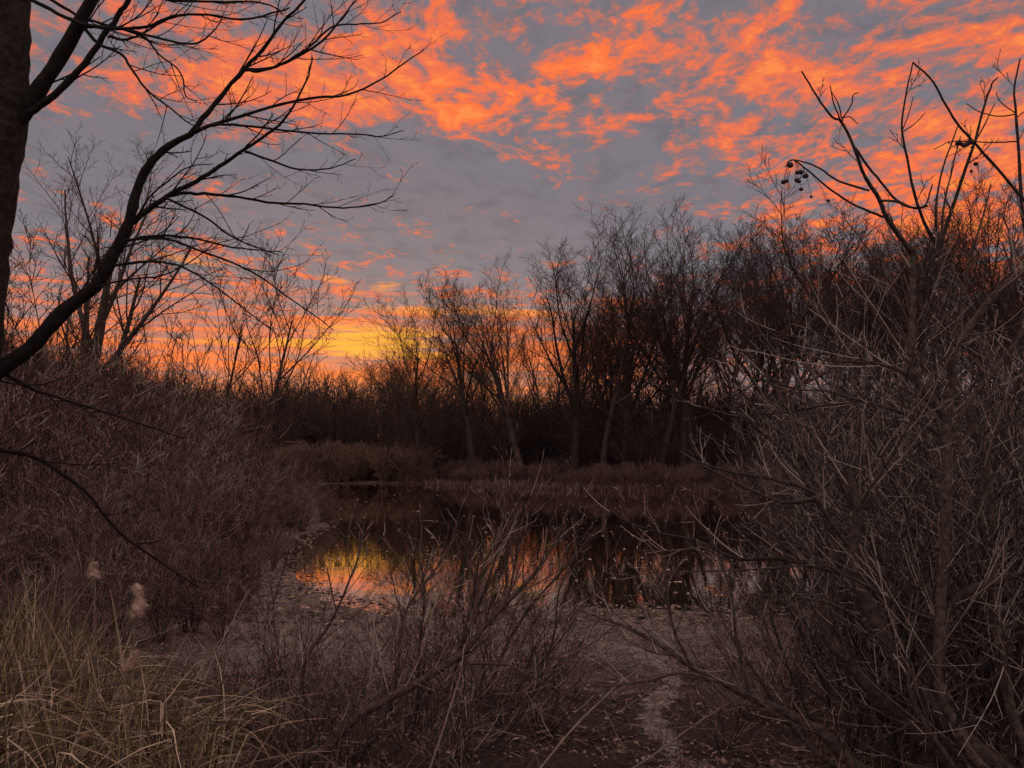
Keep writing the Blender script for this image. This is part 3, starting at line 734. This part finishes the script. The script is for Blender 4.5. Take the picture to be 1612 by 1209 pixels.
    a = B_([(1482,380),(1485,330),(1500,260),(1512,215)], 2.0, .9, .1, .1); L.append((a, .4))
    a = B_([(1440,560),(1420,480),(1385,420),(1350,370),(1330,345)], 2.4, .9, .4); L.append((a, .25))
    a = B_([(1440,470),(1450,420),(1475,385)], 3.2, 3, .1)
    a = B_([(1500,560),(1510,480),(1530,400),(1550,330),(1560,290)], 2.6, .9, .3); L.append((a, .25))
    a = B_([(1480,640),(1470,560),(1462,500),(1460,430)], 2.6, 1.2, .3); L.append((a, .22))
    # branches reaching left over the water
    for px, r0, r1, dd in [([(1436,594),(1400,577),(1350,570),(1310,568)], 3.2, 1.4, .2), ([(1400,577),(1340,560),(1265,530)], 2, 1, .3),
            ([(1488,690),(1420,650),(1350,630),(1300,615),(1250,612),(1190,585)], 3.6, 1.2, .3), ([(1350,632),(1290,640),(1230,650),(1150,655)], 2, 1, .5),
            ([(1500,980),(1440,965),(1380,930),(1330,905),(1290,890),(1180,897),(1020,902)], 3.6, 1.1, .2),
            ([(1296,800),(1270,770),(1220,755),(1160,745),(1090,725)], 5, 1.3, .4), ([(1285,786),(1230,790),(1170,765),(1120,740),(1070,710)], 4, 1.2, .6),
            ([(1310,900),(1230,880),(1160,880),(1100,852),(1040,840),(985,820),(950,795),(930,775)], 3.2, 1., .3),
            ([(1345,870),(1300,810),(1250,730),(1200,680),(1150,640)], 4, 1., .2), ([(1480,1000),(1400,900),(1340,800),(1300,700),(1270,620)], 4, 1.1, .4),
            ([(1350,800),(1390,740),(1420,690),(1440,650)], 3, 1.2, -.2), ([(1612,995),(1592,1004),(1580,1050),(1550,1075),(1500,1080)], 2.6, 1.6, 0),
            ([(1400,1020),(1330,960),(1250,940),(1170,935)], 2.6, 1., -.3), ([(1300,995),(1250,900),(1220,840),(1200,790)], 2.4, .9, .3),
            ([(1500,1205),(1430,1080),(1450,900),(1470,760),(1440,640)], 3.5, 1.2, .5), ([(1560,900),(1540,780),(1570,680),(1600,620)], 4, 1.5, .2)]:
        L.append((B_(px, r0, r1, dd, U(-.3, .4)), .15))
    for o, sp_ in L:
        sky = o[len(o)//2, 2] > CAMZ + (705 - 440) * PXW * o[len(o)//2, 1]; lef = o[-1, 0] < 1.75
        twigs(tw, o, sp_ * (1.1 if sky else 1.6 if lef else .6), (.08, .30) if sky else (.2, .55) if lef else (.3, .95), RT, (30, 60), t0=.06, rmin=.003, bias=(-.1, 0, .1))
    root = thing('tall_shrub', 'tall grey many stemmed shrub filling the right side with its tips against the sky', 'shrub', off)
    st.obj('stems', M_GREY, root, off); br.obj('branches', M_LTWIG if False else M_GREY, root, off); tw.obj('twigs', M_GREYTWIG, root, off)
    # berries
    def berry_mesh(r):
        v = []; f = []; n, m = 8, 6
        for i in range(m + 1):
            th = pi * i / m; k = r * (1 + U(-.12, .12))
            for j in range(n): v.append((k*sin(th)*cos(2*pi*j/n), k*sin(th)*sin(2*pi*j/n), k*cos(th)*.92))
        for i in range(m):
            for j in range(n): f.append((i*n+j, i*n+(j+1) % n, (i+1)*n+(j+1) % n, (i+1)*n+j))
        return mesh_from('berry', np.array(v), np.array(f), M_BERRY)
    bms = [berry_mesh(.0125 * k) for k in (.85, 1., 1.15)]
    spots = [(1233,287,-.5,1.3),(1238,285,-.5,1.),(1244,260,-.5,1.2),(1255,272,-.5,1.1),(1261,271,-.5,1.2),(1268,277,-.5,1.1),(1254,284,-.5,1.2),(1258,286,-.5,.9),
             (1261,298,-.5,.8),(1277,310,-.5,.8),(1304,316,-.5,.8),(1509,225,-.2,1.3),(1515,228,-.2,1.2),(1522,227,-.2,1.4),(1528,224,-.2,1.2),(1534,224,-.2,1.2),(1519,229,-.25,1.2),(1536,258,-.2,.9),(1529,270,-.2,.9)]
    sk = Wood()
    for i, (x, y, dz, s) in enumerate(spots):
        p = P3(x, y, d + dz); o = link('berry', bms[i % 3], root); o.location = (p[0]-off[0], p[1]-off[1], p[2]-off[2]); o.scale = (s, s, s)
        if x < 1310: t = P3(1248 + (x - 1248) * .55, 253 + max(0, (x - 1262)) * .55, d + dz)
        else: t = P3(1525, 219 if y < 240 else 240, d + dz)
        sk.add([t, ((t[0]+p[0])/2 + .004, (t[1]+p[1])/2, (t[2]+p[2])/2 + .006), p], [.0014, .0012, .0011], 3)
    sk.obj('berry_stalks', M_LTWIG, root, off)
right_shrub()

def low_stem():
    d = 5.0; st, tw = Wood(), Wood(); bx = P3(1420, 1230, d)[0]; bz = zg(bx, d); off = (bx, d, bz); f = 705 + (CAMZ - bz + .05) / d * F
    L = [trace(st, [(1420,f),(1345,1205),(1290,1150),(1200,1105),(1150,1080),(1090,1050),(1040,1015),(980,985),(905,958)], d, 10, 1.5, 8, .6),
         trace(st, [(1150,1080),(1080,1060),(1020,1070),(960,1080),(920,1075)], d + .2, 3, 1, 5, .2),
         trace(st, [(1090,1050),(1060,990),(1050,920),(1040,850),(1020,800)], d + .3, 2.6, 1, 5, .2),
         trace(st, [(1180,1095),(1160,1010),(1150,930),(1120,850),(1080,790)], d + .25, 3, 1, 5, .2),
         trace(st, [(1380,f),(1290,1190),(1230,1120),(1190,1060),(1150,1000),(1130,960)], d + .3, 5, 1.2, 6, .3),
         trace(st, [(1240,1125),(1210,1010),(1200,930),(1215,850)], d + .1, 3, 1., 5, .2)]
    for o in L: twigs(tw, o, .12, (.22, .6), RT, (30, 60), t0=.1, rmin=.002, bias=(-.15, 0, .15))
    root = thing('sprawling_shrub', 'low sprawling grey shrub stretching left from the foot of the tall grey shrub', 'shrub', off)
    st.obj('stems', M_GREY, root, off); tw.obj('twigs', M_GREYTWIG, root, off)
low_stem()

CT = [dict(n=6, jit=.08, up=.07, kids=3.8, t0=.15, ang=(22, 50), lr=(.3, .6), fall=.3, rr=(.6, .8), s=4, tip=.45, rmin=.002),
      dict(n=4, jit=.10, up=.07, kids=2.2, t0=.2, ang=(22, 55), lr=(.25, .55), rr=(.7, .9), s=3, tip=.55, rmin=.0016),
      dict(n=3, jit=.10, up=.05, kids=0, ang=(20, 50), lr=(.3, .5), s=3, tip=.6)]
def centre_shrub():
    d = 5.6; st, tw = Wood(), Wood(); bx = P3(520, 1209, d)[0]; bz = zg(bx, d); off = (bx, d, bz); f = 705 + (CAMZ - bz + .05) / d * F
    Z = [([(430,f),(500,1190),(560,1130),(640,1085),(720,1035),(760,990),(800,945),(840,905),(875,850),(900,790)], 8, 1.5, .5, 0),
         ([(500,f),(560,1190),(610,1120),(628,1030),(640,960),(690,890),(720,840)], 5, 1.2, .3, .2),
         ([(480,f),(490,1150),(478,1050),(520,980),(560,890),(570,840)], 4, 1., .4, .2),
         ([(560,f),(640,1170),(700,1090),(735,1000),(770,910),(790,830),(782,765)], 4, 1., .3, .3),
         ([(620,f),(700,1180),(760,1100),(800,1010),(840,950),(900,880),(940,830)], 4, 1., .3, .4),
         ([(600,f),(650,1150),(660,1020),(668,920),(650,850)], 3.5, 1., .3, .3),
         ([(460,f),(450,1130),(440,1040),(430,960),(445,900)], 3, 1., .4, .4),
         ([(740,1045),(800,1048),(850,1072),(900,1095),(1000,1135)], 2.4, 1., -.3, .1),
         ([(720,1035),(740,960),(765,880),(810,820),(800,760)], 3, 1., .1, .3),
         ([(800,945),(812,880),(820,820),(840,770)], 2, .9, .1, .4), ([(640,f),(760,1180),(830,1110),(870,1010),(880,930),(905,880)], 3.5, 1, .3, .3)]
    for px, a, b, dd, dz in Z:
        o = trace(st, px, d + dz, a, b, 6, dd); twigs(tw, o, .085, (.22, .7), CT, (20, 50), t0=.12, rmin=.0026, bias=(0, 0, .2))
    root = thing('bare_shrub', 'brown bare shrub in the middle foreground with a thick branch slanting up to the right', 'shrub', off)
    st.obj('stems', M_DSTEM, root, off); tw.obj('twigs', M_CENT, root, off)
centre_shrub()

# more grey shrubs packed on the right bank, brown ones low in the middle
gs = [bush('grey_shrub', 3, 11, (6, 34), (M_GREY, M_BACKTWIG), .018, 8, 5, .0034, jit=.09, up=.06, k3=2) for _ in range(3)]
spots = [(P3(px, 705, d)[0], d, h) for px, d, h in [(1330,8.8,2.9),(1400,6.8,2.8),(1470,7.8,3.6),(1540,6.6,3.3),(1600,7.4,3.7),(1660,5.8,3.2),(1380,9.5,3.8),(1520,9.8,4.2),(1620,10,4.4),
                                                 (1360,10.5,3.6),(1450,11.5,4.4),(1580,12,4.6),(1350,13,4),(1490,5.6,2.5),(1430,13.5,4.6),(1320,6.2,2.1),(1390,5.6,2.4),(1240,8.8,1.5),(1500,8.6,3.6),(1640,8.4,4.0),(1560,5.4,2.8)]]
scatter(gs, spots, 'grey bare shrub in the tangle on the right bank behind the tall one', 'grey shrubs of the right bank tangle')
cs = [bush('brown_shrub', 1.4, 14, (8, 45), (M_DSTEM, M_CENT), .007, 5, 4, .0026, jit=.12, up=.04, k3=1) for _ in range(3)]
spots = [(P3(px, 705, d)[0], d, h) for px, d, h in [(420,6.2,1.2),(500,7,1.1),(560,5.8,1.0),(650,6.4,1.1),(1130,6.2,.8),
                                                 (680,8.4,1.3),(760,8.2,1.2),(1230,7.2,1.1),(350,6.8,1.0),(860,8.8,1.3),(700,5.5,1.0),(470,5.6,.9),(690,7.6,1.7),(780,7.4,1.9),(850,6.9,1.2),(1190,7.6,1.3)]]
scatter(cs, spots, 'small brown bare shrub low in the middle foreground', 'small shrubs of the middle foreground')

# ------------------------------------------------------------------ reeds, cattails, litter
def reed_area():
    while True:
        d = 3.4 + 5.5 * R()**1.2; px = U(-90, 380)
        lim = np.interp(d, [3.4, 5, 7, 9], [400, 330, 230, 180])
        if px < lim * U(.75, 1.05): return P3(px, 705, d)[0], d
g = grass_mesh(2300, reed_area, (.3, 1.1), .0036, None, '', bend=.8, seg=6, lean=.38)
for k in range(4600):   # bent over and fallen blades
    x, y = reed_area(); z0 = zg(x, y); h = U(.1, .7); l = U(.15, .55); a = U(0, 6.28); e = U(-.6, .3); lx, ly = U(-.35, .35), U(-.35, .35); a = atan2(ly, lx) + U(-.7, .7); ww = U(.0022, .0042)
    pts = [(x, y, z0 - .02), (x + lx*h*.5, y + ly*h*.5, z0 + h*.55), (x + lx*h, y + ly*h, z0 + h)] if R() < .7 else [(x + lx*h, y + ly*h, z0 + h)]
    k1 = pts[-1]; n = 4
    for i in range(1, n + 1):
        t = i / n; pts.append((k1[0] + cos(a)*l*t + U(-.01, .01), k1[1] + sin(a)*l*t, max(k1[2] + .12*l*t + (e - .2)*l*t*t, zg(x, y) + .01)))
    g.add(pts, [ww * q for q in np.interp(np.linspace(0, 1, len(pts)), [0, .4, 1], [.9, 1, .2])], 1)
for k in range(700):    # taller stand against the left border
    d = U(4.6, 8.5); px = U(-80, 170); x = P3(px, 705, d)[0]; z = zg(x, d); h = U(.9, 1.75) * (1 if px < 90 else .8); A = U(0, 6.28); bl = U(.05, .5) * h
    g.add([(x + cos(A)*bl*t**2.2, d + sin(A)*bl*t**2.2, z + h*t*(1 - .4*bl/h*t)) for t in (0, .2, .4, .6, .8, 1)], [U(.002, .0036) * q for q in (.9, 1, 1, .8, .5, .1)], 1)
tag(g.obj('dead_reeds', M_REED), 'dry tan reeds and broken blades at the lower left', 'reeds', kind='stuff')

def cattail(px, ytop, d, hpx, wpx, label, lump=0.):
    top = P3(px, ytop, d); x = top[0]; z0 = zg(x, d); h = hpx * PXW * d; w = wpx * PXW * d / 2
    root = thing('cattail', label, 'cattail', (x, d, z0), 'fluffy cattails among the reeds')
    H = top[2] - z0; s_ = Wood(); a, b = U(-.05, .05), U(-.03, .03)
    s_.add([(a, b, -.05), (a*.6, b*.6, H*.4), (a*.15, b*.2, H*.75), (0, 0, H - h*.5)], [.008, .0075, .007, .006], 6); s_.obj('stalk', M_CANE, root)
    n, m = 22, 24; v = []; f = []
    for i in range(m + 1):
        t = i / m; pr = float(np.interp(t, [0, .08, .2, .34, .46, .58, .7, .84, .94, 1], [.2, .7, .95, 1, .78, .46 + lump * .3, .52, .58 - lump * .2, .4, .05]))
        for j in range(n):
            k = w * max(pr, .04) * (1 + U(-.16, .16) + .18*math.sin(3*t*6 + j*.9 + lump*20)); A = 2*pi*j/n
            v.append((k*cos(A) + .45*w*math.sin(3.4*t + lump*9), k*sin(A), H - h + h*t + U(-.01, .01)*h))
    for i in range(m):
        for j in range(n): f.append((i*n+j, i*n+(j+1) % n, (i+1)*n+(j+1) % n, (i+1)*n+j))
    hd = link('seed_head', mesh_from('seed_head', np.array(v), np.array(f), M_FLUFF), root)
    fz = Wood()
    for k in range(420):
        c = v[random.randrange(n, len(v) - n)]; l = U(.008, .026)
        o_ = nrm((c[0] + U(-.003, .003), c[1] + U(-.003, .003), U(-.006, .012)))
        fz.add([c, (c[0]+o_[0]*l*.5, c[1]+o_[1]*l*.5, c[2]+o_[2]*l*.5), (c[0]+o_[0]*l, c[1]+o_[1]*l, c[2]+o_[2]*l - .002)], [.0012, .001, .0004], 3)
    fz.obj('fluff', M_FLUFF, root)
    lf = Wood()
    for k in range(4):
        A = U(0, 6.28); bl = U(.1, .35); hh = H * U(.6, 1.0)
        lf.add([(cos(A)*bl*t*t, sin(A)*bl*t*t, hh*t) for t in (0, .25, .5, .75, 1)], [.006, .009, .008, .006, .001], 1)
    lf.obj('leaves', M_REED, root)
cattail(216, 918, 4.6, 56, 22, 'pale fluffy cattail head standing highest among the reeds', .0)
cattail(151, 884, 5.4, 28, 14, 'smaller cattail head left of the tall fluffy one, against the thicket', .3)
cattail(206, 1024, 4.3, 34, 18, 'ragged cattail head just below the tall fluffy one', .55)

# long pale canes
def cane(pts, d0, d1, r, label):
    w = Wood(); o = trace(w, pts, d0, r, r * .45, 6, d1 - d0, wig=.4); p = tuple(o[0, :3])
    root = w.obj('dead_cane', M_CANE, None, p); root.location = p; tag(root, label, 'cane', 'long dead canes in the foreground')
cane([(258,1225),(300,1120),(345,1020),(392,928)], 4.9, 5.6, 2.2, 'long straight pale cane slanting from the bottom edge right of the cattails')
cane([(672,1225),(700,1140),(722,1070),(731,1015)], 5.0, 5.4, 1.8, 'pale cane rising in front of the thick slanting branch')
cane([(838,1225),(900,1150),(960,1090),(1010,1050)], 4.9, 5.6, 2.2, 'pale cane slanting right below the middle of the foreground')
cane([(975,1225),(1040,1180),(1110,1130),(1160,1100)], 4.8, 5.3, 1.8, 'thin pale cane beside the pale mud channel at the bottom')
cane([(145,1225),(165,1140),(185,1090),(200,1070)], 4.0, 4.3, 3.2, 'thick pale reed stalk below the cattails')
cane([(25,1225),(40,1120),(30,1040)], 3.9, 4.3, 2.6, 'pale reed stalk nearest the lower left corner')

def litter():
    n = 26000; V = np.zeros((n, 4, 3)); k = 0
    while k < n:
        y = 3.6 + 12.5 * R()**1.1; x = U(-.72, .72) * y
        if x < -.3 * y and y < 7 and R() < .6: continue
        s = sdf(np.array([x]), np.array([y]))[0]
        if s < -.6 or (s < .4 and R() < .6): continue
        z = max(zg(x, y), 0) + .008; a = U(0, 6.28); l = U(.008, .03) * (1.6 if R() < .1 else 1); w = l * U(.2, .8)
        if math.sin(x*2.3 + 1.7*math.sin(y*1.9)) + math.sin(y*3.1 + x) + U(-1.2, 1.2) < -.3: continue
        e = U(-.02, .025); e2 = U(0, .015)
        c, sn = cos(a), sin(a)
        V[k] = [(x - c*l, y - sn*l, z + e2), (x + sn*w, y - c*w, z + U(0, .02)), (x + c*l, y + sn*l, z + abs(e)), (x - sn*w, y + c*w, z + U(0, .02))]
        k += 1
    m2 = 7000; V2 = np.zeros((m2, 4, 3)); k = 0
    while k < m2:
        y = U(13, 32); x = U(-11, 9)
        if y > 18 and x > -4: continue
        s = sdf(np.array([x]), np.array([y]))[0]
        if s < -.5 or s > 3: continue
        z = max(zg(x, y), 0) + .008; a = U(0, 6.28); l = U(.02, .09); w = l * U(.25, .7); c, sn = cos(a), sin(a)
        V2[k] = [(x - c*l, y - sn*l, z + U(0, .02)), (x + sn*w, y - c*w, z + U(0, .03)), (x + c*l, y + sn*l, z + U(0, .05)), (x - sn*w, y + c*w, z + U(0, .03))]
        k += 1
    V = np.concatenate([V, V2]); n = len(V)
    Q = np.arange(n * 4).reshape(n, 4)
    tag(link('leaf_litter', mesh_from('leaf_litter', V.reshape(-1, 3), Q, M_LEAF, False)), 'dead brown leaves littering the mud and bank', 'leaf litter', kind='stuff')
    n = 330; V = np.zeros((n, 4, 3)); k = 0
    while k < n:
        y = 14 + 48 * R()**1.5; x = U(-.3, .35) * y
        if sdf(np.array([x]), np.array([y]))[0] > -.3: continue
        a = U(0, 6.28); l = U(.03, .08); w = l * U(.4, .8); c, sn = cos(a), sin(a); z = .006
        V[k] = [(x - c*l, y - sn*l, z + U(0, .012)), (x + sn*w, y - c*w, z), (x + c*l, y + sn*l, z + U(0, .025)), (x - sn*w, y + c*w, z)]; k += 1
    tag(link('floating_leaves', mesh_from('floating_leaves', V.reshape(-1, 3), np.arange(n*4).reshape(n, 4), M_FLUFF, False)), 'pale leaves floating on the dark water', 'floating leaves', kind='stuff')
    # dry grass and weed stalks over the near bank
    def area():
        d = 4.2 + 5.5 * R()**1.3; px = U(280, 1650)
        if 760 < px < 1250 and R() < .75: px = U(280, 760)
        return P3(px, 705, d)[0], d
    g = grass_mesh(2600, area, (.08, .45), .0028, None, '', bend=1.0, seg=5)
    tag(g.obj('bank_weeds', M_LEAF), 'thin dead weeds and grass stalks over the near bank', 'weeds', kind='stuff')
litter()

def curled_leaf():
    p = ground_at(706, 1203); w = Wood()
    root = thing('curled_leaf', 'pale curled dead leaf at the bottom edge in the middle', 'leaf', p)
    v = []; f = []; n, m = 14, 5
    for i in range(n + 1):
        t = i / n; A = -.5 + 4.2 * t
        for j in range(m):
            s_ = (j / (m - 1) - .5) * 2 * .022 * math.sin(pi * min(.97, t * .9 + .08)); rr = .035 + .012 * t
            v.append((rr * cos(A) + .3 * s_, s_, .045 + rr * sin(A)))
    for i in range(n):
        for j in range(m - 1): f.append((i*m+j, i*m+j+1, (i+1)*m+j+1, (i+1)*m+j))
    link('blade', mesh_from('blade', np.array(v), np.array(f), M_CURL), root)
    w.add([(.03, 0, .02), (.06, .01, .03), (.10, .0, .015)], [.003, .0025, .002], 5); w.obj('stalk', M_CURL, root)
curled_leaf()
